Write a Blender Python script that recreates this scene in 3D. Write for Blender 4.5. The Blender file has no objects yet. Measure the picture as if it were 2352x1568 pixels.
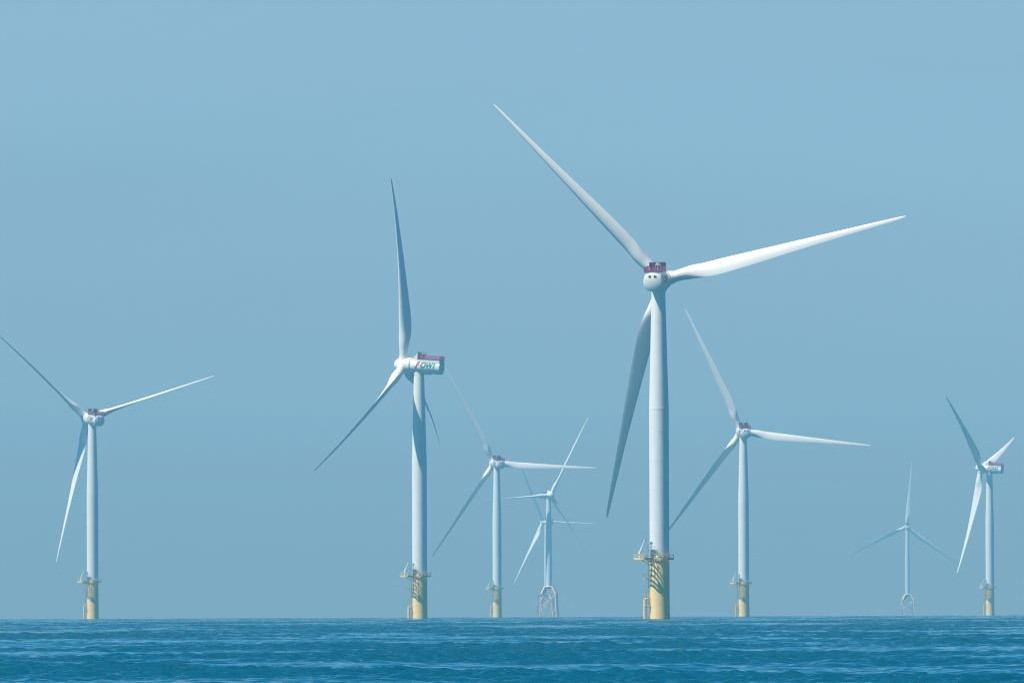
import bpy, bmesh, math, random
import numpy as np
from mathutils import Vector, Matrix

R = math.radians
S = bpy.context.scene
C = S.collection
random.seed(4)
rng = np.random.default_rng(11)

# ------------------------------------------------------------------ camera
CAMZ = 3.0
EARTH = 9.0e6                     # effective earth radius (with refraction)
FPX = 400.0 / 36.0 * 2352.0       # focal length in pixels of a 2352 px wide frame
EYE_Y = 1395.7                    # row of true horizontal in the centre column (2352x1568 frame)
ROLL = 0.0038                     # horizon slope
cam = bpy.data.cameras.new('camera')
cam.sensor_width = 36.0
cam.lens = 400.0
cam.clip_start = 1.0
cam.clip_end = 60000.0
camo = bpy.data.objects.new('camera', cam)
C.objects.link(camo)
pitch = math.atan((EYE_Y - 784.0) / FPX)
camo.matrix_world = (Matrix.Translation((0, 0, CAMZ)) @ Matrix.Rotation(R(90) + pitch, 4, 'X')
                     @ Matrix.Rotation(-ROLL, 4, 'Z'))
S.camera = camo

# ------------------------------------------------------------------ sun and sky
SUN_EL, SUN_AZ = R(59), R(-62)    # azimuth: towards the left, behind the camera
sdir = Vector((math.sin(SUN_AZ) * math.cos(SUN_EL), -math.cos(SUN_AZ) * math.cos(SUN_EL), math.sin(SUN_EL)))
sun = bpy.data.lights.new('sun', 'SUN')
sun.energy = 5.0
sun.angle = R(0.5)
sun.color = (1.0, 0.925, 0.78)
suno = bpy.data.objects.new('sun', sun)
suno.rotation_euler = sdir.to_track_quat('Z', 'Y').to_euler()
C.objects.link(suno)

W = bpy.data.worlds.new('World')
S.world = W
W.use_nodes = True
nt = W.node_tree
for n in list(nt.nodes):
    nt.nodes.remove(n)
out = nt.nodes.new('ShaderNodeOutputWorld')
bg = nt.nodes.new('ShaderNodeBackground')
sky = nt.nodes.new('ShaderNodeTexSky')
sky.sky_type = 'NISHITA'
sky.sun_disc = False
sky.sun_elevation = SUN_EL
sky.sun_rotation = math.atan2(sdir.x, sdir.y)
sky.air_density = 1.0
sky.dust_density = 1.0
sky.ozone_density = 2.0
tc = nt.nodes.new('ShaderNodeTexCoord')
sep = nt.nodes.new('ShaderNodeSeparateXYZ')
ramp = nt.nodes.new('ShaderNodeValToRGB')
mul = nt.nodes.new('ShaderNodeMix')
mul.data_type = 'RGBA'
mul.blend_type = 'MULTIPLY'
mul.inputs[0].default_value = 1.0
nt.links.new(tc.outputs['Generated'], sep.inputs[0])
nt.links.new(sep.outputs['Z'], ramp.inputs[0])
e = ramp.color_ramp.elements
SKY_TINT = [(0, (0.785, 0.749, 0.849)),
            (0.005, (0.68, 0.689, 0.811)),
            (0.0105, (0.721, 0.644, 0.806)),
            (0.014, (0.531, 0.751, 1.127)),
            (0.019, (0.516, 0.746, 1.131)),
            (0.027, (0.469, 0.695, 1.072)),
            (0.04, (0.455, 0.683, 1.005)),
            (0.057, (0.484, 0.679, 0.934)),
            (0.085, (0.14, 0.58, 0.86)),
            (0.16, (0.03, 0.4, 0.66)),
            (0.35, (0.0, 0.32, 0.6)),
            (1, (0.0, 0.26, 0.56))]
e[0].position = 0.0
e[0].color = (*SKY_TINT[0][1], 1)
e[1].position = 1.0
e[1].color = (*SKY_TINT[-1][1], 1)
for p, c in SKY_TINT[1:-1]:
    k = e.new(p)
    k.color = (*c, 1)
# very faint streaks of uneven haze in the sky itself
smp = nt.nodes.new('ShaderNodeMapping')
smp.inputs['Scale'].default_value = (9, 9, 60)
sno = nt.nodes.new('ShaderNodeTexNoise')
sno.inputs['Scale'].default_value = 1.0
sno.inputs['Detail'].default_value = 4
smr = nt.nodes.new('ShaderNodeMapRange')
smr.inputs['From Min'].default_value = 0.3
smr.inputs['From Max'].default_value = 0.7
smr.inputs['To Min'].default_value = 0.965
smr.inputs['To Max'].default_value = 1.035
smu = nt.nodes.new('ShaderNodeMix')
smu.data_type = 'RGBA'
smu.blend_type = 'MULTIPLY'
smu.inputs[0].default_value = 1.0
nt.links.new(tc.outputs['Generated'], smp.inputs[0])
nt.links.new(smp.outputs[0], sno.inputs['Vector'])
nt.links.new(sno.outputs['Fac'], smr.inputs['Value'])
nt.links.new(sky.outputs[0], smu.inputs[6])
nt.links.new(smr.outputs[0], smu.inputs[7])
nt.links.new(smu.outputs[2], mul.inputs[6])
nt.links.new(ramp.outputs[0], mul.inputs[7])
nt.links.new(mul.outputs[2], bg.inputs[0])
bg.inputs[1].default_value = 0.10
nt.links.new(bg.outputs[0], out.inputs[0])

S.render.engine = 'CYCLES'
S.cycles.use_denoising = True
S.cycles.use_adaptive_sampling = False
S.cycles.pixel_filter_type = 'BLACKMAN_HARRIS'
S.cycles.filter_width = 1.15
S.cycles.max_bounces = 6
S.cycles.volume_bounces = 0
S.cycles.sample_clamp_indirect = 4.0
S.view_settings.view_transform = 'Standard'
S.view_settings.look = 'None'
S.view_settings.exposure = 0.55
S.view_settings.gamma = 1.0

HAZE_DENSITY = 7.5e-5
HAZE_COLOR = (0.285, 0.73, 0.98)


# ------------------------------------------------------------------ materials
def mat(name, col, rough=0.5, var=0.05, scale=0.6, metal=0.0, streak=0.0, streak_col=(0.2, 0.15, 0.1)):
    m = bpy.data.materials.new(name)
    m.use_nodes = True
    t = m.node_tree
    b = t.nodes['Principled BSDF']
    b.inputs['Roughness'].default_value = rough
    b.inputs['Metallic'].default_value = metal
    co = t.nodes.new('ShaderNodeTexCoord')
    no = t.nodes.new('ShaderNodeTexNoise')
    no.inputs['Scale'].default_value = scale
    no.inputs['Detail'].default_value = 5
    t.links.new(co.outputs['Object'], no.inputs['Vector'])
    mp = t.nodes.new('ShaderNodeMapRange')
    mp.inputs['From Min'].default_value = 0.3
    mp.inputs['From Max'].default_value = 0.7
    mp.inputs['To Min'].default_value = 1 - var
    mp.inputs['To Max'].default_value = 1.0
    t.links.new(no.outputs['Fac'], mp.inputs['Value'])
    mx = t.nodes.new('ShaderNodeMix')
    mx.data_type = 'RGBA'
    mx.blend_type = 'MULTIPLY'
    mx.inputs[0].default_value = 1
    mx.inputs[6].default_value = (*col, 1)
    t.links.new(mp.outputs[0], mx.inputs[7])
    last = mx.outputs[2]
    if streak > 0:                       # rain and rust streaks running down
        ma = t.nodes.new('ShaderNodeMapping')
        ma.inputs['Scale'].default_value = (2.2, 2.2, 0.07)
        t.links.new(co.outputs['Object'], ma.inputs[0])
        n2 = t.nodes.new('ShaderNodeTexNoise')
        n2.inputs['Scale'].default_value = 1.0
        n2.inputs['Detail'].default_value = 4
        t.links.new(ma.outputs[0], n2.inputs['Vector'])
        r2 = t.nodes.new('ShaderNodeMapRange')
        r2.inputs['From Min'].default_value = 0.52
        r2.inputs['From Max'].default_value = 0.75
        r2.inputs['To Max'].default_value = streak
        t.links.new(n2.outputs['Fac'], r2.inputs['Value'])
        m2 = t.nodes.new('ShaderNodeMix')
        m2.data_type = 'RGBA'
        m2.inputs[7].default_value = (*streak_col, 1)
        t.links.new(r2.outputs[0], m2.inputs[0])
        t.links.new(last, m2.inputs[6])
        last = m2.outputs[2]
    t.links.new(last, b.inputs['Base Color'])
    return m


M = dict(
    white=mat('white_paint', (0.80, 0.80, 0.75), 0.42, 0.04, 0.3),
    tower=mat('tower_paint', (0.79, 0.80, 0.76), 0.45, 0.04, 0.3, streak=0.16, streak_col=(0.42, 0.44, 0.42)),
    yellow=mat('yellow_coating', (0.95, 0.665, 0.27), 0.55, 0.07, 0.8, streak=0.22, streak_col=(0.55, 0.34, 0.12)),
    jacket=mat('jacket_coating', (0.95, 0.60, 0.42), 0.55, 0.1, 0.8),
    core=mat('core_painted_shade', (0.22, 0.27, 0.30), 0.55, 0.1, 0.8),  # jacket coating darkened to blue-grey: shade of the recess put into the colour
    yellow2=mat('yellow_steel', (0.85, 0.60, 0.24), 0.6, 0.15, 2.0),
    brown=mat('worn_fender_paint', (0.48, 0.27, 0.12), 0.7, 0.3, 1.5),
    cream=mat('cream_cabinet', (0.80, 0.68, 0.42), 0.5, 0.05, 1.0),
    steel=mat('galvanised_steel', (0.42, 0.46, 0.48), 0.45, 0.15, 2.0, metal=0.3),
    bluegrey=mat('blue_grey_steel', (0.10, 0.20, 0.28), 0.5, 0.1, 2.0),
    red=mat('red_mesh', (0.48, 0.09, 0.25), 0.6, 0.2, 2.0),
    purple=mat('dark_red_wall', (0.10, 0.03, 0.10), 0.6, 0.12, 1.0),
    dark=mat('dark_opening', (0.012, 0.02, 0.025), 0.6, 0.1, 1.0),
    logo_red=mat('logo_red', (0.55, 0.05, 0.11), 0.5, 0.03, 1.0),
    logo_teal=mat('logo_teal', (0.0, 0.22, 0.20), 0.5, 0.03, 1.0),
    logo_blue=mat('logo_blue', (0.0, 0.12, 0.20), 0.5, 0.03, 1.0),
    seam=mat('seam_sealant', (0.38, 0.42, 0.43), 0.6, 0.05, 1.0),
)


# ------------------------------------------------------------------ mesh builder
class MB:
    def __init__(self):
        self.v, self.f, self.mi = [], [], []
        self.cur = 0

    def add(self, vs, fs):
        o = len(self.v)
        self.v += [tuple(x) for x in vs]
        self.f += [tuple(i + o for i in f) for f in fs]
        self.mi += [self.cur] * len(fs)

    def box(self, lo, hi, M4=None):
        x0, y0, z0 = lo
        x1, y1, z1 = hi
        vs = [Vector(p) for p in ((x0, y0, z0), (x1, y0, z0), (x1, y1, z0), (x0, y1, z0),
                                  (x0, y0, z1), (x1, y0, z1), (x1, y1, z1), (x0, y1, z1))]
        if M4:
            vs = [M4 @ p for p in vs]
        self.add(vs, [(0, 3, 2, 1), (4, 5, 6, 7), (0, 1, 5, 4), (1, 2, 6, 5), (2, 3, 7, 6), (3, 0, 4, 7)])

    def beam(self, a, b, w, h, up=(0, 0, 1)):
        a, b = Vector(a), Vector(b)
        d = b - a
        L = d.length
        if L < 1e-6:
            return
        y = d.normalized()
        upv = Vector(up)
        if abs(y.dot(upv)) > 0.99:
            upv = Vector((0, 1, 0))
        x = y.cross(upv).normalized()
        z = x.cross(y)
        m = Matrix((x, y, z)).transposed().to_4x4()
        m.translation = a
        self.box((-w / 2, 0, -h / 2), (w / 2, L, h / 2), m)

    def tube(self, pts, r, n=8, caps=True):
        pts = [Vector(p) for p in pts]
        rs = r if isinstance(r, (list, tuple)) else [r] * len(pts)
        rings = []
        prev = None
        for i, p in enumerate(pts):
            if i == 0:
                d = pts[1] - p
            elif i == len(pts) - 1:
                d = p - pts[i - 1]
            else:
                d = (pts[i + 1] - p).normalized() + (p - pts[i - 1]).normalized()
            d.normalize()
            if prev is None:
                u = Vector((0, 0, 1)) if abs(d.z) < 0.9 else Vector((1, 0, 0))
                x = d.cross(u).normalized()
            else:
                x = (prev - d * prev.dot(d)).normalized()
            prev = x
            y = d.cross(x)
            rings.append([p + (x * math.cos(2 * math.pi * k / n) + y * math.sin(2 * math.pi * k / n)) * rs[i] for k in range(n)])
        self.loft(rings, caps)

    def loft(self, rings, caps=True):
        n = len(rings[0])
        vs = [p for rg in rings for p in rg]
        fs = []
        for i in range(len(rings) - 1):
            for k in range(n):
                k2 = (k + 1) % n
                fs.append((i * n + k, i * n + k2, (i + 1) * n + k2, (i + 1) * n + k))
        if caps:
            fs.append(tuple(range(n - 1, -1, -1)))
            fs.append(tuple(range((len(rings) - 1) * n, len(rings) * n)))
        self.add(vs, fs)

    def lathe(self, prof, n=48, axis='Z', centre=(0, 0, 0)):
        """prof: list of (along, radius)"""
        rings = []
        for s, r in prof:
            rg = []
            for k in range(n):
                a = 2 * math.pi * k / n
                if axis == 'Z':
                    rg.append((centre[0] + r * math.cos(a), centre[1] + r * math.sin(a), centre[2] + s))
                else:
                    rg.append((centre[0] + r * math.sin(a), centre[1] + s, centre[2] + r * math.cos(a)))
            rings.append(rg)
        self.loft(rings)

    def data(self, name, mats, smooth=True, angle=32):
        me = bpy.data.meshes.new(name)
        me.from_pydata(self.v, [], self.f)
        for m in mats if isinstance(mats, (list, tuple)) else [mats]:
            me.materials.append(m)
        for p, i in zip(me.polygons, self.mi):
            p.material_index = i
            p.use_smooth = smooth
        bm = bmesh.new()
        bm.from_mesh(me)
        bmesh.ops.recalc_face_normals(bm, faces=bm.faces)
        bm.to_mesh(me)
        bm.free()
        if smooth:
            me.set_sharp_from_angle(angle=R(angle))
        return me


def link(name, data, parent=None, mw=None):
    o = bpy.data.objects.new(name, data)
    C.objects.link(o)
    if parent is not None:
        o.parent = parent
    if mw is not None:
        o.matrix_local = mw
    return o


# ------------------------------------------------------------------ sea (curved like the earth)
def wave_field(x, y, step):
    """sum of wave trains; trains finer than the local grid step are faded out"""
    z = np.zeros_like(x)
    lost = np.zeros_like(x)
    total = 0.0
    r = np.random.default_rng(5)
    n = 76
    # ruffled and calm patches
    g = 0.5 + 0.5 * np.sin(x / 17.0 + 1.9 * np.sin(y / 83.0)) * np.sin(y / 49.0 + 1.4 * np.sin(x / 33.0))
    g = np.clip((g - 0.28) / 0.42, 0, 1)
    g = 0.30 + 0.95 * g * g * (3 - 2 * g)
    for i in range(n):
        lam = 0.6 * (20 / 0.6) ** (i / (n - 1.0))
        lam *= r.uniform(0.9, 1.1)
        ang = R(78) + r.normal(0, 0.75)
        amp = 0.0115 * lam ** 0.5 * r.uniform(0.6, 1.3) * (1.15 if lam < 3 else 0.75)
        ph = r.uniform(0, 2 * math.pi)
        k = np.float32(2 * math.pi / lam)
        amp = np.float32(amp)
        fade = np.clip(lam / (2.6 * step) - 0.6, 0, 1)
        total += (k * amp) ** 2
        lost += (1 - fade) * (k * amp) ** 2
        if fade.max() <= 0:
            continue
        arg = k * (x * math.cos(ang) + y * math.sin(ang)) + ph
        sn = np.sin(arg)
        z += fade * (g if lam < 9 else np.float32(0.7)) * amp * (sn + 0.22 - 0.44 * sn * sn)
    for i in range(7):               # low crossing swell
        lam = r.uniform(15, 38)
        ang = r.uniform(-0.9, 0.9)
        k = 2 * math.pi / lam
        z += 0.032 * np.sin(k * (x * math.cos(ang) + y * math.sin(ang)) + r.uniform(0, 6.3))
    return z, lost / total, g


def build_sea():
    rows = [0.0]
    rr = 6.0
    while rr < 400:
        rows.append(rr)
        rr *= 1.10
    rr = 400.0
    while rr < 17300:
        rows.append(rr)
        rr *= 1.0004 if rr < 3000 else 1.0009 if rr < 8800 else 1.02
    rows = np.array(rows[1:])
    dense = np.linspace(-5.6, 5.6, 720)
    side = []
    a, st = 5.6, 0.03
    while a < 180:
        st = min(st * 1.3, 5.0)
        a += st
        side.append(min(a, 180.0))
    side = np.array(side[:-1])
    az = np.concatenate([-side[::-1], dense, side, [180.0]])
    az = np.radians(az)
    na, nr = len(az), len(rows)
    A, RR = np.meshgrid(az, rows)
    X = RR * np.sin(A)
    Y = RR * np.cos(A)
    dr = np.gradient(rows)[:, None] * np.ones((1, na))
    da = np.abs(np.gradient(az))[None, :] * RR
    step = np.maximum(dr, da)
    X = X.astype(np.float32)
    Y = Y.astype(np.float32)
    Z, LOST, RUF = wave_field(X, Y, step.astype(np.float32))
    Z = Z.astype(np.float64) - RR ** 2 / (2 * EARTH)
    vs = np.stack([X, Y, Z], -1).reshape(-1, 3)
    centre = np.array([[0.0, 0.0, 0.0]])
    vs = np.concatenate([vs, centre])
    i, j = np.meshgrid(np.arange(nr - 1), np.arange(na), indexing='ij')
    j2 = (j + 1) % na
    quads = np.stack([i * na + j, i * na + j2, (i + 1) * na + j2, (i + 1) * na + j], -1).reshape(-1, 4)[:, ::-1]
    c = nr * na
    tri = np.stack([np.full(na, c), np.arange(na), (np.arange(na) + 1) % na], -1)[:, ::-1]
    me = bpy.data.meshes.new('sea')
    me.vertices.add(len(vs))
    me.vertices.foreach_set('co', vs.astype(np.float32).ravel())
    nl = quads.size + tri.size
    me.loops.add(nl)
    me.loops.foreach_set('vertex_index', np.concatenate([quads.ravel(), tri.ravel()]).astype(np.int32))
    nq, ntr = len(quads), len(tri)
    me.polygons.add(nq + ntr)
    starts = np.concatenate([np.arange(nq) * 4, nq * 4 + np.arange(ntr) * 3]).astype(np.int32)
    me.polygons.foreach_set('loop_start', starts)
    me.polygons.foreach_set('use_smooth', np.ones(nq + ntr, bool))
    me.update(calc_edges=True)
    at = me.attributes.new('unresolved', 'FLOAT', 'POINT')
    at.data.foreach_set('value', np.append(LOST.ravel(), 1.0).astype(np.float32))
    at = me.attributes.new('ruffle', 'FLOAT', 'POINT')
    at.data.foreach_set('value', np.append(RUF.ravel(), 1.0).astype(np.float32))
    if me.polygons[0].normal.z < 0:
        me.flip_normals()
    return me


def sea_material():
    m = bpy.data.materials.new('sea_water')
    m.use_nodes = True
    t = m.node_tree
    N, L = t.nodes, t.links
    b = N['Principled BSDF']
    b.inputs['Base Color'].default_value = (0.0, 0.071, 0.119, 1)
    b.inputs['Roughness'].default_value = 0.4
    b.inputs['IOR'].default_value = 1.33
    geo = N.new('ShaderNodeNewGeometry')

    def noise(scale3, detail=3, rough=0.55, dist=0.0):
        mp = N.new('ShaderNodeMapping')
        mp.inputs['Scale'].default_value = scale3
        L.new(geo.outputs['Position'], mp.inputs[0])
        n = N.new('ShaderNodeTexNoise')
        n.inputs['Scale'].default_value = 1
        n.inputs['Detail'].default_value = detail
        n.inputs['Roughness'].default_value = rough
        n.inputs['Distortion'].default_value = dist
        L.new(mp.outputs[0], n.inputs['Vector'])
        return n.outputs['Fac']

    def rng_(fac, a, b_, c, d):
        r = N.new('ShaderNodeMapRange')
        r.interpolation_type = 'SMOOTHSTEP'
        r.inputs['From Min'].default_value = a
        r.inputs['From Max'].default_value = b_
        r.inputs['To Min'].default_value = c
        r.inputs['To Max'].default_value = d
        L.new(fac, r.inputs['Value'])
        return r.outputs[0]

    def math_(op, a, b_):
        n = N.new('ShaderNodeMath')
        n.operation = op
        for i, v in enumerate((a, b_)):
            if isinstance(v, (int, float)):
                n.inputs[i].default_value = v
            else:
                L.new(v, n.inputs[i])
        return n.outputs[0]

    # wind: patches of ruffled and smoother water, slicks as long bands
    at = N.new('ShaderNodeAttribute')
    at.attribute_name = 'ruffle'
    fine = rng_(noise((0.05, 0.03, 0), 3, 0.6, 0.6), 0.35, 0.65, 0.45, 1.1)
    slick = rng_(noise((0.0011, 0.0048, 0), 3, 0.55, 0.4), 0.57, 0.62, 0.0, 1.0)
    paws = rng_(noise((1.3, 0.13, 0), 2, 0.6, 0.3), 0.36, 0.64, 0.3, 1.5)      # small gusts and wavelet groups
    paws2 = rng_(noise((0.28, 0.022, 0), 3, 0.6, 0.3), 0.36, 0.64, 0.5, 1.35)
    fine = math_('MULTIPLY', fine, math_('MULTIPLY', paws, paws2))
    strength = math_('MULTIPLY', math_('MULTIPLY', at.outputs['Fac'], fine), math_('SUBTRACT', 1.0, math_('MULTIPLY', slick, 0.65)))
    at = N.new('ShaderNodeAttribute')
    at.attribute_name = 'unresolved'      # share of the wave slopes too fine for the mesh: shaded as roughness
    un = math_('MULTIPLY', at.outputs['Fac'], strength)
    L.new(math_('ADD', math_('MULTIPLY', math_('ADD', un, math_('MULTIPLY', strength, 0.25)), 0.38), 0.05), b.inputs['Roughness'])

    def slope(scale3, detail, amp):
        mp = N.new('ShaderNodeMapping')
        mp.inputs['Scale'].default_value = scale3
        L.new(geo.outputs['Position'], mp.inputs[0])
        n = N.new('ShaderNodeTexNoise')
        n.inputs['Scale'].default_value = 1
        n.inputs['Detail'].default_value = detail
        n.inputs['Roughness'].default_value = 0.6
        L.new(mp.outputs[0], n.inputs['Vector'])
        sb = N.new('ShaderNodeVectorMath')
        sb.operation = 'SUBTRACT'
        L.new(n.outputs['Color'], sb.inputs[0])
        sb.inputs[1].default_value = (0.5, 0.5, 0.5)
        ml = N.new('ShaderNodeVectorMath')
        ml.operation = 'MULTIPLY'
        L.new(sb.outputs[0], ml.inputs[0])
        ml.inputs[1].default_value = (amp, amp, 0.0)
        return ml.outputs[0]

    ad = N.new('ShaderNodeVectorMath')
    L.new(slope((1.0, 1.6, 0), 4, 0.75), ad.inputs[0])
    L.new(slope((0.28, 0.5, 0), 3, 0.55), ad.inputs[1])
    sc = N.new('ShaderNodeVectorMath')
    sc.operation = 'SCALE'
    L.new(ad.outputs[0], sc.inputs[0])
    L.new(strength, sc.inputs['Scale'])
    a2 = N.new('ShaderNodeVectorMath')
    L.new(geo.outputs['Normal'], a2.inputs[0])
    L.new(sc.outputs[0], a2.inputs[1])
    nm = N.new('ShaderNodeVectorMath')
    nm.operation = 'NORMALIZE'
    L.new(a2.outputs[0], nm.inputs[0])
    L.new(nm.outputs[0], b.inputs['Normal'])
    return m


sea_me = build_sea()
sea_me.materials.append(sea_material())
sea = link('sea', sea_me)
sea['kind'] = 'structure'


# ------------------------------------------------------------------ shared turbine meshes
HUB_H = 106.0        # rotor axis above the water at the tower, monopile machines
AX = 6.8             # rotor plane ahead of the tower axis
TILT = R(4)

# --- tower, 21 m .. nacelle
def tower_data(z0, z1, r0, r1, zk, rings):
    mb = MB()
    prof = []
    zs = sorted(set([z0, zk, z1] + rings))
    for z in zs:
        r = r0 if z <= zk else r0 + (r1 - r0) * (z - zk) / (z1 - zk)
        if z in rings or z == zk:
            hgt, pr = (0.16, 0.035) if z == zk else (0.08, 0.022)
            prof += [(z - hgt, r), (z - hgt + 0.01, r + pr), (z + hgt - 0.01, r + pr), (z + hgt, r)]
        else:
            prof.append((z, r))
    mb.lathe(prof, 64)
    return mb.data('tower', M['tower'], angle=30)


TOWER = tower_data(20.9, HUB_H - 2.2, 3.04, 2.08, 66.5, [27.5, 31.0, 36.5, 41.5, 46.0, 50.5, 55.0, 59.5, 75, 84, 93])
JTOWER = tower_data(31.3, 117.6, 3.05, 2.25, 75.0, [55.0, 95.0])

# --- yellow transition piece
mb = MB()
mb.lathe([(-14, 3.22), (1.2, 3.20), (3.6, 3.12), (5.2, 3.09), (8.0, 3.07), (8.02, 3.09), (8.12, 3.09), (8.14, 3.07), (19.6, 3.07), (19.62, 3.2), (20.1, 3.2), (20.12, 3.1), (20.95, 3.1)], 64)
TP = mb.data('transition_piece', M['yellow'], angle=30)

# --- work platform: ring deck with an open framed laydown deck towards the boat side
U = Vector((-0.866, -0.5, 0))
V = Vector((0.5, -0.866, 0))
DECK_D, DECK_W, RING = 8.0, 3.0, 4.4
ZD = 20.7


def uv(a, b, z):
    return U * a + V * b + Vector((0, 0, z))


half = math.asin(DECK_W / RING)
base_ang = math.atan2(U.y, U.x)
ringpts = []
NARC = 40
for k in range(NARC + 1):
    a = base_ang + half + (2 * math.pi - 2 * half) * k / NARC
    ringpts.append(Vector((RING * math.cos(a), RING * math.sin(a), 0)))
# order of the laydown corners follows the end of the arc
endv = ringpts[-1]
sgn = 1 if endv.dot(V) > 0 else -1
outline = ringpts + [uv(DECK_D - 0.9, sgn * DECK_W, 0), uv(DECK_D, sgn * (DECK_W - 0.9), 0),
                     uv(DECK_D, -sgn * (DECK_W - 0.9), 0), uv(DECK_D - 0.9, -sgn * DECK_W, 0)]
mb = MB()
for i in range(len(outline)):
    a, b = outline[i], outline[(i + 1) % len(outline)]
    mb.beam(a + Vector((0, 0, ZD - 0.3)), b + Vector((0, 0, ZD - 0.3)), 0.14, 0.58)
# ring beams and radial beams
for rad, w in ((3.62, 0.16),):
    n = 40
    for k in range(n):
        a0, a1 = 2 * math.pi * k / n, 2 * math.pi * (k + 1) / n
        mb.beam((rad * math.cos(a0), rad * math.sin(a0), ZD - 0.2), (rad * math.cos(a1), rad * math.sin(a1), ZD - 0.2), w, 0.3)
for k in range(20):
    a = 2 * math.pi * (k + 0.5) / 20
    mb.beam((3.11 * math.cos(a), 3.11 * math.sin(a), ZD - 0.22), (4.33 * math.cos(a), 4.33 * math.sin(a), ZD - 0.22), 0.14, 0.26)
d = 4.25
while d < DECK_D - 0.5:
    mb.beam(uv(d, -DECK_W + 0.08, ZD - 0.16), uv(d, DECK_W - 0.08, ZD - 0.16), 0.26, 0.22)
    d += 0.98
for w in (-2.0, -0.95, 0.35, 1.4, 2.2):
    mb.beam(uv(3.9, w, ZD - 0.32), uv(DECK_D - 0.1, w, ZD - 0.32), 0.10, 0.10)
# thin grating bars
for w in np.arange(-2.7, 2.8, 0.45):
    mb.beam(uv(3.7, float(w), ZD - 0.02), uv(DECK_D - 0.1, float(w), ZD - 0.02), 0.03, 0.03)
# brackets below the laydown deck
for w in (-1.6, 1.6):
    mb.beam(uv(2.75, w * 0.8, ZD - 2.2), uv(5.6, w, ZD - 0.5), 0.2, 0.2)
PLAT = mb.data('work_platform', M['yellow2'], smooth=False)

# railing
mb = MB()
tot = []
for i in range(len(outline)):
    a, b = outline[i], outline[(i + 1) % len(outline)]
    L = (b - a).length
    n = max(1, int(round(L / 1.1)))
    for k in range(n):
        tot.append(a + (b - a) * k / n)
posts = tot[::1]
for i, p in enumerate(posts):
    if i % 2 == 0 or (posts[(i + 1) % len(posts)] - p).length > 0.8:
        mb.tube([p + Vector((0, 0, ZD)), p + Vector((0, 0, ZD + 1.15))], 0.045, 5)
for h in (0.4, 0.78, 1.15):
    pts = [p + Vector((0, 0, ZD + h)) for p in outline]
    for i in range(len(pts)):
        mb.tube([pts[i], pts[(i + 1) % len(pts)]], 0.038, 5, caps=False)
RAIL = mb.data('railing', M['yellow2'])


def boxpart(lo, hi, m, M4=None, extra=None, name='cabinet'):
    mb = MB()
    mb.box(lo, hi, M4)
    if extra:
        extra(mb)
    return mb.data(name, m, smooth=False)


# cabinets, fascia box and lamps of the platform
def cab1(mb):
    mb.box((-5.2, -6.35, ZD + 0.86), (-4.5, -5.5, ZD + 0.94))
    mb.box((-5.05, -6.39, ZD - 0.2), (-4.65, -6.36, ZD + 0.6))


CAB1 = boxpart((-5.15, -6.32, ZD - 0.5), (-4.55, -5.55, ZD + 0.88), M['cream'], None, cab1)
CAB2 = boxpart((-1.65, -4.72, ZD - 0.56), (0.42, -4.42, ZD - 0.02), M['cream'], None,
               lambda mb: mb.box((-1.55, -4.76, ZD - 0.48), (-0.7, -4.73, ZD - 0.1)))
CAB3 = boxpart((1.08, -4.6, ZD - 0.5), (1.85, -4.3, ZD + 0.62), M['bluegrey'], None,
               lambda mb: mb.box((1.2, -4.64, ZD - 0.3), (1.7, -4.61, ZD + 0.4)))
LAMPS = []
for x, y in ((-1.45, -3.6), (0.85, -3.85), (3.0, -2.6)):
    mb = MB()
    mb.tube([(x, y, ZD - 0.58), (x, y, ZD - 0.95)], 0.06, 6)
    mb.lathe([(-0.5, 0.05), (-0.42, 0.19), (-0.12, 0.21), (0.0, 0.1)], 10, 'Z', (x, y, ZD - 0.93))
    LAMPS.append(mb.data('floodlight', M['steel']))

# davit crane
mb = MB()
cb = Vector((-6.15, -3.4, ZD))
mb.tube([cb, cb + Vector((0, 0, 1.35))], [0.32, 0.26], 12)
mb.tube([cb + Vector((0, 0, 1.2)), cb + Vector((0, 0, 1.75))], [0.40, 0.34], 12)
b0 = cb + Vector((0.02, 0, 1.4))
b1 = cb + Vector((1.72, -0.3, 5.75))
mb.tube([b0, b0 + (b1 - b0) * 0.35, b1], [0.30, 0.24, 0.12], 8)
mb.beam(b0 + Vector((-0.35, 0, 0.25)), b0 + (b1 - b0) * 0.3 + Vector((-0.22, 0, 0.05)), 0.16, 0.16)
mb.cur = 1
mb.tube([b1, b1 + Vector((0.12, -0.02, -0.12))], 0.16, 8)
mb.tube([b1 + Vector((0.14, 0, -0.1)), b1 + Vector((0.15, 0, -0.5))], 0.07, 6)
CRANE = mb.data('davit_crane', [M['white'], M['dark']])

# access stair, landing and tower door
mb = MB()
lz = ZD + 2.55
mb.box((-3.75, -3.25, lz - 0.12), (-1.65, -1.2, lz))
st0, st1 = Vector((-1.65, -2.9, lz - 0.06)), Vector((0.75, -3.75, ZD + 0.05))
for off in (-0.45, 0.45):
    q = Vector((0.12, 0.34, 0)).normalized() * off
    mb.beam(st0 + q, st1 + q, 0.07, 0.26)
for k in range(11):
    p = st0 + (st1 - st0) * (k + 0.5) / 11
    mb.box((p.x - 0.13, p.y - 0.42, p.z), (p.x + 0.13, p.y + 0.42, p.z + 0.04))
mb.beam((-3.6, -3.1, lz - 0.15), (-1.4, -3.25, ZD + 0.1), 0.12, 0.12)
mb.beam((-1.8, -3.15, lz - 0.15), (-3.0, -3.3, ZD + 0.1), 0.12, 0.12)
mb.beam((-2.6, -3.0, ZD), (-2.6, -3.0, lz - 0.1), 0.3, 0.3)
STAIR = mb.data('access_stair', M['bluegrey'], smooth=False)
mb = MB()
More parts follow.
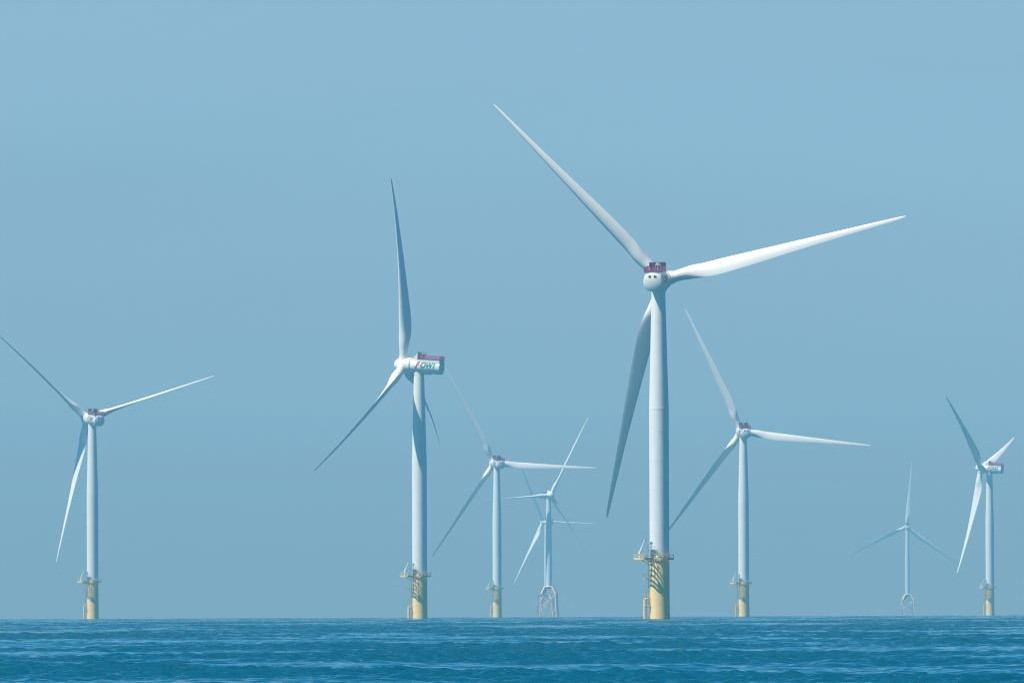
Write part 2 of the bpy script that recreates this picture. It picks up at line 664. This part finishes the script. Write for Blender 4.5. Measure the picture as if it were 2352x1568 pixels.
def rail_line(mb, pts, n, h=1.1, r=0.035):
    for i in range(len(pts) - 1):
        a, b = Vector(pts[i]), Vector(pts[i + 1])
        for hh in (0.55, h):
            mb.tube([a + Vector((0, 0, hh)), b + Vector((0, 0, hh))], r, 5)
        for k in range(n + 1):
            p = a + (b - a) * k / n
            mb.tube([p, p + Vector((0, 0, h))], r, 5)
rail_line(mb, [(-3.72, -1.3, lz), (-3.72, -3.2, lz), (-1.75, -3.2, lz)], 3)
rail_line(mb, [(-1.65, -3.3, lz), (0.75, -4.15, ZD)], 5)
STAIRRAIL = mb.data('handrail', M['steel'])
mb = MB()
mb.box((-2.95, -2.2, lz), (-2.05, -1.55, lz + 2.15))
mb.box((-3.05, -2.3, lz + 2.15), (-1.95, -1.5, lz + 2.25))
mb.cur = 1
mb.box((-2.72, -2.23, lz + 0.5), (-2.62, -2.21, lz + 0.9))
mb.box((-2.85, -2.23, lz + 1.55), (-2.55, -2.21, lz + 1.85))
mb.box((-2.8, -2.2, lz + 2.25), (-2.3, -1.9, lz + 2.42))
DOOR = mb.data('door', [M['white'], M['dark']], smooth=False)

# boat landing
th = R(190)
RD = Vector((math.cos(th), math.sin(th), 0))
TD = Vector((-RD.y, RD.x, 0))
if TD.y > 0:
    TD = -TD


def bl(r, t, z):
    return RD * r + TD * t + Vector((0, 0, z))


mb = MB()
for t_ in (-1.0, 1.0):
    mb.tube([bl(4.75, t_, -3), bl(4.75, t_, 7.6), bl(4.55, t_, 8.15), bl(3.9, t_, 8.2)], 0.19, 10)
mb.cur = 1
for z_ in (1.0, 6.0):
    for t_ in (-1.0, 1.0):
        mb.beam(bl(3.0, t_, z_), bl(4.75, t_, z_), 0.3, 0.3)
    mb.beam(bl(4.5, -1.0, z_), bl(4.5, 1.0, z_), 0.22, 0.22)
BOAT = mb.data('boat_landing', [M['cream'], M['cream']])
mb = MB()
for t_ in (-0.28, 0.28):
    mb.beam(bl(4.15, t_, -2), bl(4.15, t_, 10.5), 0.12, 0.16)
    mb.beam(bl(3.55, t_, 6.0), bl(3.55, t_, 20.0), 0.08, 0.10)
z_ = -1.0
while z_ < 10.3:
    mb.tube([bl(4.15, -0.28, z_), bl(4.15, 0.28, z_)], 0.03, 5)
    z_ += 0.3
while z_ < 20:
    mb.tube([bl(3.55, -0.28, z_), bl(3.55, 0.28, z_)], 0.03, 5)
    z_ += 0.3
mb.box((-4.32, -1.05, -1), (-4.02, -0.85, 8.2))
LADDER = mb.data('ladder', M['brown'], smooth=False)
mb = MB()
cage = [bl(4.7, 0.9, 8.1), bl(4.7, -0.9, 8.1), bl(3.5, -0.9, 8.1)]
rail_line(mb, [bl(3.5, 0.9, 8.1), bl(4.7, 0.9, 8.1), bl(4.7, -0.9, 8.1), bl(3.5, -0.9, 8.1)], 2, 1.4, 0.05)
mb.cur = 1
mb.box((-5.0, -1.6, 13.95), (-4.1, 0.5, 14.4))
mb.cur = 0
mb.box((-4.1, -1.2, 14.0), (-2.9, 0.3, 14.12))
rail_line(mb, [(-3.2, -1.5, 14.3), (-4.95, -1.5, 14.3), (-4.95, 0.4, 14.3), (-3.2, 0.4, 14.3)], 2, 1.35, 0.05)
REST = mb.data('rest_platform', [M['yellow2'], M['cream']], smooth=False)

# --- nacelle (local frame: +Y upwind, X right looking upwind, origin on the tower axis at rotor height)
def nacelle_ring(s, rx, rz, cz, ex=2.12, n=56):
    rg = []
    for k in range(n):
        a = 2 * math.pi * k / n
        ca, sa = math.sin(a), math.cos(a)
        x = math.copysign(abs(ca) ** (2 / ex), ca) * rx
        z = math.copysign(abs(sa) ** (2 / ex), sa) * rz
        rg.append((x, s, z + cz))
    return rg


mb = MB()
mb.lathe([(5.93, 2.6), (5.92, 3.12), (5.8, 3.22), (3.3, 3.25), (3.2, 3.18), (3.18, 2.7)], 64, 'Y')
rings = []
for s, k in ((3.2, 0.95), (3.05, 0.99), (2.5, 1.0), (-9.7, 1.0), (-9.74, 0.985), (-9.78, 1.0), (-10.05, 1.0), (-10.12, 0.985), (-10.19, 0.95),
             (-10.27, 0.88), (-10.38, 0.75), (-10.48, 0.6), (-10.56, 0.45), (-10.62, 0.28), (-10.65, 0.1), (-10.65, 0.01)):
    rings.append(nacelle_ring(s, 2.9 * k, 2.85 * k, -0.02))
mb.loft(rings)
# squared upper housing
mb.box((-2.62, -9.9, 0.4), (2.62, -0.2, 2.93))
# yaw bearing skirt and underslung hatch
mb.lathe([(-3.5, 2.08), (-3.49, 2.14), (-2.0, 2.14)], 40, 'Z', (0, 0, 0))
mb.box((-1.1, -5.3, -3.25), (1.1, -2.6, -2.6))
NAC = mb.data('nacelle', M['white'], angle=24)

mb = MB()      # hoist deck floor on the roof
mb.box((-2.75, -9.95, 2.95), (2.75, -0.15, 3.13))
HDECK = mb.data('hoist_deck', M['purple'], smooth=False)
mb = MB()      # red mesh fence round the deck
hf = 1.45


def fence(mb, a, b):
    a, b = Vector(a), Vector(b)
    L = (b - a).length
    n = int(L / 0.30)
    for k in range(n + 1):
        p = a + (b - a) * k / n
        wide = 0.15 if k % 5 else 0.11
        dirv = (b - a).normalized()
        mb.beam(p - dirv * wide / 2 + Vector((0, 0, hf / 2)), p + dirv * wide / 2 + Vector((0, 0, hf / 2)), 0.03, hf)
    for h in (0.05, 0.5, 0.95, hf):
        mb.beam(a + Vector((0, 0, h)), b + Vector((0, 0, h)), 0.07, 0.09)


fence(mb, (-2.7, -1.35, 3.13), (-2.7, -9.9, 3.13))
fence(mb, (2.7, -1.35, 3.13), (2.7, -9.9, 3.13))
fence(mb, (-2.7, -9.9, 3.13), (2.7, -9.9, 3.13))
FENCE = mb.data('railing', M['red'], smooth=False)
mb = MB()      # tall wall at the front of the deck, with its two returns
mb.box((-2.5, -0.3, 3.13), (2.5, -0.12, 5.75))
for x in (-2.5, 2.38):
    mb.box((x, -0.62, 3.13), (x + 0.12, -0.302, 5.75))
    mb.box((x, -1.9, 4.45), (x + 0.12, -1.62, 5.75))
    mb.box((x, -1.62, 5.62), (x + 0.12, -0.62, 5.75))
    mb.box((x, -1.62, 4.45), (x + 0.12, -0.62, 4.95))
    mb.box((x, -1.3, 3.13), (x + 0.12, -0.62, 4.45))
WALL = mb.data('wind_wall', M['purple'], smooth=False)
mb = MB()      # white A frames and instruments on the wall
for x in (-0.42, 0.42):
    mb.beam((x - 0.42, -0.4, 4.5), (x, -0.4, 5.6), 0.15, 0.12)
    mb.beam((x + 0.42, -0.4, 4.5), (x, -0.4, 5.6), 0.15, 0.12)
    mb.beam((x - 0.3, -0.4, 4.9), (x + 0.3, -0.4, 4.9), 0.15, 0.12)
for x in (-0.84, 0.0, 0.84):
    mb.beam((x, -0.4, 3.2), (x, -0.4, 4.55), 0.15, 0.12)
mb.box((-0.35, -1.5, 4.95), (0.35, -0.75, 5.5))
mb.box((-0.06, -1.2, 3.13), (0.06, -1.08, 4.95))
mb.tube([(1.9, 0.05, 5.5), (3.3, 0.4, 4.45), (4.1, 0.5, 4.4)], 0.05, 6)
mb.tube([(2.3, 0.1, 5.0), (2.4, 0.1, 6.0)], 0.04, 6)
AFR = mb.data('instrument_frame', M['white'], smooth=False)
mb = MB()      # sloping fairing in front of the wall
mb.add([(-1.7, 0.0, 2.6), (1.7, 0.0, 2.6), (1.7, 0.0, 5.5), (-1.7, 0.0, 5.5), (-1.7, 2.2, 3.1), (1.7, 2.2, 3.1), (-1.7, 2.2, 2.6), (1.7, 2.2, 2.6)],
       [(0, 1, 2, 3), (3, 2, 5, 4), (0, 3, 4, 6), (1, 7, 5, 2), (4, 5, 7, 6), (0, 6, 7, 1)])
FAIR = mb.data('front_fairing', M['white'], smooth=False)


def vent_data(x):
    mb = MB()
    mb.box((x - 0.38, -10.55, 1.30), (x + 0.38, -9.9, 2.06))
    mb.cur = 1
    mb.box((x - 0.33, -10.58, 1.42), (x + 0.33, -10.553, 2.04))
    return mb.data('vent', [M['white'], M['dark']], smooth=False)


VENTS = [vent_data(-0.82), vent_data(0.82)]

# --- writing on the nacelle sides
def glyph_bm(txt, size, shear, bold):
    cu = bpy.data.curves.new('t', 'FONT')
    cu.body = txt
    cu.size = size
    cu.shear = shear
    cu.offset = bold
    cu.fill_mode = 'FRONT' if hasattr(cu, 'fill_mode') and 'FRONT' in [i.identifier for i in cu.bl_rna.properties['fill_mode'].enum_items] else cu.fill_mode
    o = bpy.data.objects.new('t', cu)
    C.objects.link(o)
    dg = bpy.context.evaluated_depsgraph_get()
    me = bpy.data.meshes.new_from_object(o.evaluated_get(dg))
    bm = bmesh.new()
    bm.from_mesh(me)
    bpy.data.objects.remove(o)
    bpy.data.curves.remove(cu)
    bpy.data.meshes.remove(me)
    return bm


def side_point(u, v, side, off=0.035):
    """u: distance forward along +Y, v: height up the curved side"""
    ex = 2.12
    a = 2.85
    vv = max(-0.99, min(0.99, v / a))
    x = 2.9 * (1 - abs(vv) ** ex) ** (1 / ex)
    if v > 0.4:
        x = max(x, 2.62)
    return ((x + off) * side, u, v - 0.02)


def letters(side):
    """returns meshes per colour for one side; side=-1 port, +1 starboard"""
    res = []
    spec = [('F', 0, 'logo_red', 0.0), ('O', 1, 'logo_teal', 2.0), ('W', 1, 'logo_teal', 4.4), ('I', 1, 'logo_teal', 7.6)]
    bmr = {}
    HT = 2.05
    for ch, mi, mn, x0 in spec:
        bm = glyph_bm(ch, HT / 0.7, 0.28, 0.15 if ch != 'I' else 0.12)
        for v in bm.verts:
            v.co.x = v.co.x * (1.0 if ch != 'W' else 0.95) + x0
        bmr.setdefault(mn, []).append(bm)
    # swoosh under the F
    bm = bmesh.new()
    pts_o, pts_i = [], []
    for k in range(15):
        a = math.radians(175 + 105 * k / 14)
        pts_o.append((0.75 + 1.25 * math.cos(a), 0.28 + 0.78 * math.sin(a)))
        w = 0.34 * math.sin(math.pi * min(1, (k + 1.5) / 16))
        pts_i.append((0.75 + (1.25 - w) * math.cos(a), 0.28 + (0.78 - w) * math.sin(a)))
    vo = [bm.verts.new((x, y, 0)) for x, y in pts_o]
    vi = [bm.verts.new((x, y, 0)) for x, y in pts_i]
    for k in range(14):
        bm.faces.new((vo[k], vo[k + 1], vi[k + 1], vi[k]))
    bmr['logo_blue'] = [bm]
    # thin line of small print, too small to read
    bm = bmesh.new()
    x = 1.6
    r2 = random.Random(3)
    while x < 8.6:
        w = r2.uniform(0.12, 0.24)
        vs = [bm.verts.new(p) for p in ((x, -0.50, 0), (x + w, -0.50, 0), (x + w, -0.34, 0), (x, -0.34, 0))]
        bm.faces.new(vs)
        x += w + r2.choice((0.08, 0.08, 0.22))
    bmr['logo_blue'].append(bm)
    base_v = -0.45
    for mn, lst in bmr.items():
        mb2 = MB()
        for bm in lst:
            y = -0.7
            while y < 2.6:
                geom = bm.verts[:] + bm.edges[:] + bm.faces[:]
                bmesh.ops.bisect_plane(bm, geom=geom, plane_co=(0, y, 0), plane_no=(0, 1, 0))
                y += 0.2
            bm.verts.index_update()
            vs = []
            for v in bm.verts:
                lx, ly = v.co.x, v.co.y
                s = (0.5 - lx) if side < 0 else (-8.4 + lx)
                vs.append(side_point(s, base_v + ly, side))
            mb2.add(vs, [tuple(v.index for v in f.verts) for f in bm.faces])
        me = bpy.data.meshes.new('lettering')
        me.from_pydata(mb2.v, [], mb2.f)
        me.materials.append(M[mn])
        res.append(me)
    for lst in bmr.values():
        for bm in lst:
            bm.free()
    return res


LETTERS = letters(-1) + letters(1)

# --- hub with three blade sockets (local origin at rotor centre)
mb = MB()
mb.lathe([(3.95, 0.02), (3.9, 0.6), (3.68, 1.3), (3.2, 2.0), (2.5, 2.55), (1.6, 2.9), (0.6, 3.06), (-0.5, 3.12), (-0.8, 3.12), (-0.84, 2.6)], 56, 'Y')
for k in range(3):
    a = R(120 * k)
    v = Vector((math.sin(a), 0, math.cos(a)))
    mb.tube([v * 1.2, v * 2.6, v * 3.3, v * 3.42], [2.25, 2.12, 1.98, 1.9], 40)
HUB = mb.data('hub', M['white'], angle=40)


def collar_data(a):
    mb = MB()
    v = Vector((math.sin(a), 0, math.cos(a)))
    mb.tube([v * 3.40, v * 3.44, v * 3.62, v * 3.66], [1.9, 2.02, 2.02, 1.86], 40)
    return mb.data('root_collar', M['white'], angle=40)


# --- blades
def interp(tab, x):
    xs, ys = zip(*tab)
    return float(np.interp(x, xs, ys))


CH = [(0.045, 3.5), (0.08, 3.6), (0.11, 4.15), (0.15, 5.2), (0.19, 5.6), (0.235, 5.7), (0.29, 5.4), (0.4, 4.5), (0.5, 3.75), (0.6, 3.05), (0.7, 2.4), (0.8, 1.85), (0.9, 1.3), (0.95, 1.0), (0.98, 0.75), (0.993, 0.45), (1.0, 0.12)]
THK = [(0.045, 1.0), (0.08, 0.96), (0.12, 0.72), (0.17, 0.46), (0.22, 0.37), (0.28, 0.31), (0.4, 0.27), (0.6, 0.21), (1.0, 0.18)]
TW = [(0.05, 20), (0.15, 19), (0.25, 14.5), (0.4, 8), (0.6, 3.5), (0.8, 1), (1.0, -1)]
NS = 36


def section(t, thick):
    """closed section, unit chord, LE at +x side; returns (x from pitch axis towards LE, y towards suction side)"""
    circ = max(0.0, min(1.0, (thick - 0.36) / 0.6))
    circ = circ * circ * (3 - 2 * circ)
    pts = []
    for k in range(NS):
        a = 2 * math.pi * k / NS
        cx = 0.5 * (1 - math.cos(a))           # 0 LE .. 1 TE
        yt = 5 * thick * (0.2969 * math.sqrt(cx) - 0.126 * cx - 0.3516 * cx ** 2 + 0.2843 * cx ** 3 - 0.1036 * cx ** 4)
        camb = 0.035 * 4 * cx * (1 - cx) * (1 - circ)
        sg = 1 if a < math.pi else -1
        ya = camb + (yt if sg > 0 else -yt)
        xa = 0.34 - cx
        xc = 0.5 * math.cos(a)
        yc = 0.5 * math.sin(a)
        pts.append((xa * (1 - circ) + xc * circ, ya * (1 - circ) + yc * circ))
    return pts


def blade_data(Rr, ang, pit, cone, bend, sc=1.0):
    mb = MB()
    v = Vector((math.sin(ang), 0, math.cos(ang)))
    tdir = Vector((-math.cos(ang), 0, math.sin(ang)))   # direction of rotation
    d = Vector((0, 1, 0))
    rings = []
    stations = [0.045, 0.06, 0.08, 0.1, 0.12, 0.14, 0.16, 0.18, 0.2, 0.22, 0.24, 0.27, 0.3, 0.34, 0.38, 0.43, 0.48, 0.53, 0.58, 0.63, 0.68, 0.73, 0.78, 0.82, 0.86, 0.9, 0.93, 0.95, 0.97, 0.98, 0.988, 0.994, 1.0]
    for x in stations:
        c = interp(CH, x) * sc
        th_ = R(interp(TW, x) + pit)
        xx = (x - 0.045) / 0.955
        cen = v * (x * Rr) + d * cone * (0.30 * xx + 0.70 * xx * xx) + bend * xx * xx
        le = tdir * math.cos(th_) + d * math.sin(th_)
        su = -d * math.cos(th_) + tdir * math.sin(th_)
        rings.append([cen + le * (px * c) + su * (py * c) for px, py in section(x, interp(THK, x))])
    mb.loft(rings)
    return mb.data('blade', M['white'], angle=60)


# --- jacket foundation meshes
def jacket_meshes():
    res = {}
    zt, zs = 31.5, 24.0
    ht, hs = 4.0, 7.1            # half widths
    mb = MB()                    # set-back centre body between the four gussets, shade painted in as dark grey
    hb = hs - 2.0
    mb.loft([[(sx * w, sy * w, z) for sx, sy in ((-1, -1), (1, -1), (1, 1), (-1, 1))]
             for w, z in ((hb, zs - 0.2), (hb, zs + 0.7), (hb - 0.8, zs + 1.0), (2.7, zt - 0.5))])
    res['core'] = mb.data('centre_body', M['core'], smooth=False)
    mb = MB()
    mb.lathe([(zt - 0.6, 4.0), (zt, 3.9), (zt + 0.4, 3.2)], 32)
    for sx in (-1, 1):
        for sy in (-1, 1):
            a = Vector((sx * 3.45, sy * 3.45, zt - 0.3))
            b = Vector((sx * (hs - 0.2), sy * (hs - 0.2), zs - 0.1))
            mb.beam(a, b, 1.7, 1.5)
    res['tp'] = mb.data('transition_piece', M['jacket'], smooth=False)
    legs = []
    for sx in (-1, 1):
        for sy in (-1, 1):
            mb = MB()
            mb.tube([(sx * hs, sy * hs, zs + 0.3), (sx * (hs + 1.5), sy * (hs + 1.5), -4)], 0.75, 14)
            legs.append(mb.data('leg', M['jacket'], angle=40))
    res['legs'] = legs

    def P(sx, sy, z):
        k = hs + 1.5 * (zs - z) / (zs + 4)
        return Vector((sx * k, sy * k, z))
    br = []
    faces = [((-1, -1), (1, -1)), ((1, -1), (1, 1)), ((1, 1), (-1, 1)), ((-1, 1), (-1, -1))]
    for (a, b) in faces:
        mb = MB()
        mb.tube([P(*a, 22.6), P(*b, 11.6)], 0.34, 8)
        mb.tube([P(*b, 22.6), P(*a, 11.6)], 0.34, 8)
        for p, q in ((a, b), (b, a)):  # lower braces curve back: mirage reflection at the waterline built into their shape
            A0, B0 = P(*p, 10.6), P(*q, 10.6)
            m1 = P(*p, 5.8) + (P(*q, 5.8) - P(*p, 5.8)) * 0.23
            A2 = P(*p, 1.0)
            mid1 = (A0 + m1) / 2 + (B0 - A0).normalized() * 0.3
            mid2 = (A2 + m1) / 2 + (B0 - A0).normalized() * 0.5
            mb.tube([A0, mid1, m1, mid2, A2, P(*p, -3)], 0.36, 8)
        br.append(mb.data('brace', M['jacket'], angle=50))
    res['braces'] = br
    mb = MB()                    # side deck with its rails, and the access ladder down the left leg
    mb.box((-11.6, -8.6, 23.2), (-7.2, -2.5, 23.5))
    rail_line(mb, [(-7.2, -8.5, 23.5), (-11.5, -8.5, 23.5), (-11.5, -2.6, 23.5)], 4, 1.3, 0.08)
    mb.tube([(-9.6, -7.5, 23.2), (-9.6, -7.5, 20.5)], 0.35, 8)
    mb.beam((-10.6, -8.0, 19.6), (-9.0, -8.2, 14.5), 0.5, 0.5)
    mb.tube([(-9.5, -8.0, 25.0), (-9.0, -8.0, 27.2)], 0.25, 8)
    res['deck'] = mb.data('work_platform', M['steel'], smooth=False)
    mb = MB()
    for t_ in (-9.7, -7.4):
        mb.tube([(-10.3, t_, -3), (-10.3, t_, 12.0)], 0.22, 8)
    for t_ in (-8.9, -8.2):
        mb.tube([(-10.0, t_, -2), (-9.8, t_, 22.0)], 0.10, 6)
    z = 0.5
    while z < 21:
        mb.tube([(-9.95, -8.9, z), (-9.95, -8.2, z)], 0.05, 5)
        z += 0.8
    for z in (1.5, 6, 11):
        mb.beam((-10.3, -9.7, z), (-8.5, -8.4, z), 0.2, 0.2)
        mb.beam((-10.3, -7.4, z), (-8.5, -7.8, z), 0.2, 0.2)
    res['boat'] = mb.data('boat_landing', M['brown'], smooth=False)
    return res


JK = jacket_meshes()

# ------------------------------------------------------------------ the nine turbines
# tower column px, scale px/m, rotor axis row px, yaw deg, first blade angle deg, tip offset upwind m, blade pitch deg,
# tips seen in the photograph (px, order as the blade angles) used only for each blade's own flex
TURB = [
    dict(x=1512.8, s=7.45, y=641.0, yaw=10.9, th=75.57, c=9.0, pitch=24, kind='mono',
         tips=[(2083, 498), (1394, 1187), (1134, 230)],
         label='largest and nearest white turbine, seen from behind, with a thick yellow pile base'),
    dict(x=962.0, s=5.63, y=838.0, yaw=-68.2, th=115.3, c=8.8, pitch=24, kind='mono',
         tips=[(1007, 1019), (724, 1085), (898.6, 406.6)],
         label='white turbine seen side-on with one blade straight up and large FOWI letters on its nacelle'),
    dict(x=210.9, s=4.35, y=961.5, yaw=-24.5, th=71.4, c=6.0, pitch=88, kind='mono',
         tips=[(487, 860.3), (125, 1291), None],
         label='white turbine alone at the left edge, its upper left blade running out of the picture'),
    dict(x=1706.2, s=4.04, y=991.5, yaw=-8.0, th=95.75, c=7.2, pitch=34, kind='mono',
         tips=[(2004.8, 1022.5), None, (1573.8, 707.6)],
         label='white turbine just right of the nearest, whose lower blade passes behind the nearest tower'),
    dict(x=1139.7, s=3.34, y=1063.5, yaw=-17.2, th=92.47, c=7.2, pitch=38, kind='mono',
         tips=[(1371, 1073.4), (989.3, 1279), None],
         label='yellow-based white turbine whose level right blade crosses in front of a blade of another turbine'),
    dict(x=2271.4, s=3.18, y=1075.0, yaw=-64.5, th=72.02, c=6.5, pitch=66, kind='mono',
         tips=[(2338.7, 1000.3), (2194.9, 1315.5), (2166, 913)],
         label='white turbine at the far right edge, seen side-on, with small letters on its nacelle'),
    dict(x=1258.7, s=2.344, y=1137.5, yaw=163.8, th=-26.77, c=5.0, pitch=78, kind='jacket', jrot=-6,
         tips=[(1351, 957), (1081, 1154), (1363, 1297)],
         label='hazy turbine facing the viewer on a lattice jacket base, its left blade level'),
    dict(x=1253.5, s=1.86, y=1198.0, yaw=-40.0, th=-29.98, c=2.0, pitch=80, kind='jacket', jrot=-6,
         tips=[(1195, 1071), (1368, 1201.8), (1177.8, 1339.3)],
         label='very faint turbine standing almost hidden behind the tower of the viewer-facing jacket turbine'),
    dict(x=2082.0, s=1.74, y=1209.0, yaw=-8.6, th=4.43, c=6.4, pitch=10, kind='jacket', jrot=5,
         tips=[(2094, 1058.6), (2198, 1293), (1946, 1276)],
         label='faint far turbine on a small lattice base, one blade straight up, near right edge'),
]


def copy_into(root, name, data, mw=None, parent=None):
    return link(name, data, parent or root, mw)


for T in TURB:
    Yd = FPX / T['s']
    Xd = (T['x'] - 1176.0) / T['s']
    eye = EYE_Y - (T['x'] - 1176.0) * ROLL
    zhub = CAMZ + (eye - T['y']) / T['s']            # rotor axis height in the world
    mono = T['kind'] == 'mono'
    H = HUB_H if mono else 120.0
    Rr = 77.0 if mono else 83.5
    zr = zhub - AX * math.sin(TILT) - H
    curv = -Yd * Yd / (2 * EARTH)
    print('turbine', T['x'], 'Y', round(Yd), 'root z', round(zr, 2), 'sea z', round(curv, 2))
    root = bpy.data.objects.new('wind_turbine', None)
    root.empty_display_size = 5
    C.objects.link(root)
    root.location = (Xd, Yd, zr)
    root['label'] = T['label']
    root['category'] = 'wind turbine'
    root['group'] = 'offshore wind turbines on yellow piles' if mono else 'offshore wind turbines on lattice jackets'
    yaw = R(T['yaw'])
    nm = Matrix.Translation((0, 0, H)) @ Matrix.Rotation(-yaw, 4, 'Z') @ Matrix.Rotation(TILT, 4, 'X')
    if mono:
        copy_into(root, 'tower', TOWER)
        copy_into(root, 'transition_piece', TP)
        pl = copy_into(root, 'work_platform', PLAT)
        link('railing', RAIL, pl)
        link('cabinet', CAB1, pl)
        link('cabinet', CAB2, pl)
        link('cabinet', CAB3, pl)
        for l in LAMPS:
            link('floodlight', l, pl)
        copy_into(root, 'davit_crane', CRANE)
        sa = copy_into(root, 'access_stair', STAIR)
        link('handrail', STAIRRAIL, sa)
        copy_into(root, 'door', DOOR)
        bo = copy_into(root, 'boat_landing', BOAT)
        link('ladder', LADDER, bo)
        link('rest_platform', REST, bo)
        sc = 1.0
    else:
        jr = Matrix.Rotation(R(T['jrot']), 4, 'Z')
        copy_into(root, 'tower', JTOWER)
        j = bpy.data.objects.new('transition_piece', JK['tp'])
        C.objects.link(j)
        j.parent = root
        j.matrix_local = jr
        link('centre_body', JK['core'], j)
        for l in JK['legs']:
            copy_into(root, 'leg', l, jr)
        for l in JK['braces']:
            copy_into(root, 'brace', l, jr)
        copy_into(root, 'work_platform', JK['deck'], jr)
        copy_into(root, 'boat_landing', JK['boat'], jr)
        sc = 1.06
    n = copy_into(root, 'nacelle', NAC, nm)
    link('hoist_deck', HDECK, n)
    link('railing', FENCE, n)
    link('wind_wall', WALL, n)
    link('instrument_frame', AFR, n)
    link('front_fairing', FAIR, n)
    for v in VENTS:
        link('vent', v, n)
    if mono:
        for l in LETTERS:
            link('lettering', l, n)
    rm = nm @ Matrix.Translation((0, AX, 0))
    hubo = copy_into(root, 'hub', HUB, rm @ Matrix.Rotation(R(T['th']), 4, 'Y'))
    rot = rm.to_3x3()
    inv = rot.transposed()
    for k in range(3):
        a = R(T['th'] + 120 * k)
        v = Vector((math.sin(a), 0, math.cos(a)))
        tip = rot @ (v * Rr + Vector((0, T['c'], 0)))
        hubw = rm.translation
        bend = Vector((0, 0, 0))
        t = T['tips'][k]
        if t is not None:
            wx = (t[0] - T['x']) / T['s']
            wz = (T['y'] - t[1]) / T['s'] + 0.0
            dx = wx - (hubw.x + tip.x)
            dz = wz - tip.z
            bw = Vector((dx, 0, dz))
            bend = inv @ bw
            # keep the flex perpendicular to the blade
            print('   blade', k, 'residual m', round(dx, 2), round(dz, 2))
        bo = copy_into(root, 'blade', blade_data(Rr, a, T['pitch'], T['c'], bend, sc), rm)
        link('root_collar', collar_data(a), bo)

# ------------------------------------------------------------------ haze: one closed box of even air
mb = MB()
mb.box((-17600, -17600, -19.5), (17600, 17600, 186.0))
hz = mb.data('haze', [], smooth=False)
hm = bpy.data.materials.new('haze_air')
hm.use_nodes = True
t = hm.node_tree
for n in list(t.nodes):
    t.nodes.remove(n)
o = t.nodes.new('ShaderNodeOutputMaterial')
pv = t.nodes.new('ShaderNodeVolumePrincipled')
pv.inputs['Color'].default_value = (*HAZE_COLOR, 1)
pv.inputs['Density'].default_value = HAZE_DENSITY
pv.inputs['Anisotropy'].default_value = 0.0
t.links.new(pv.outputs[0], o.inputs['Volume'])
hz.materials.append(hm)
ho = link('haze', hz)
ho['kind'] = 'stuff'
ho.display_type = 'WIRE'
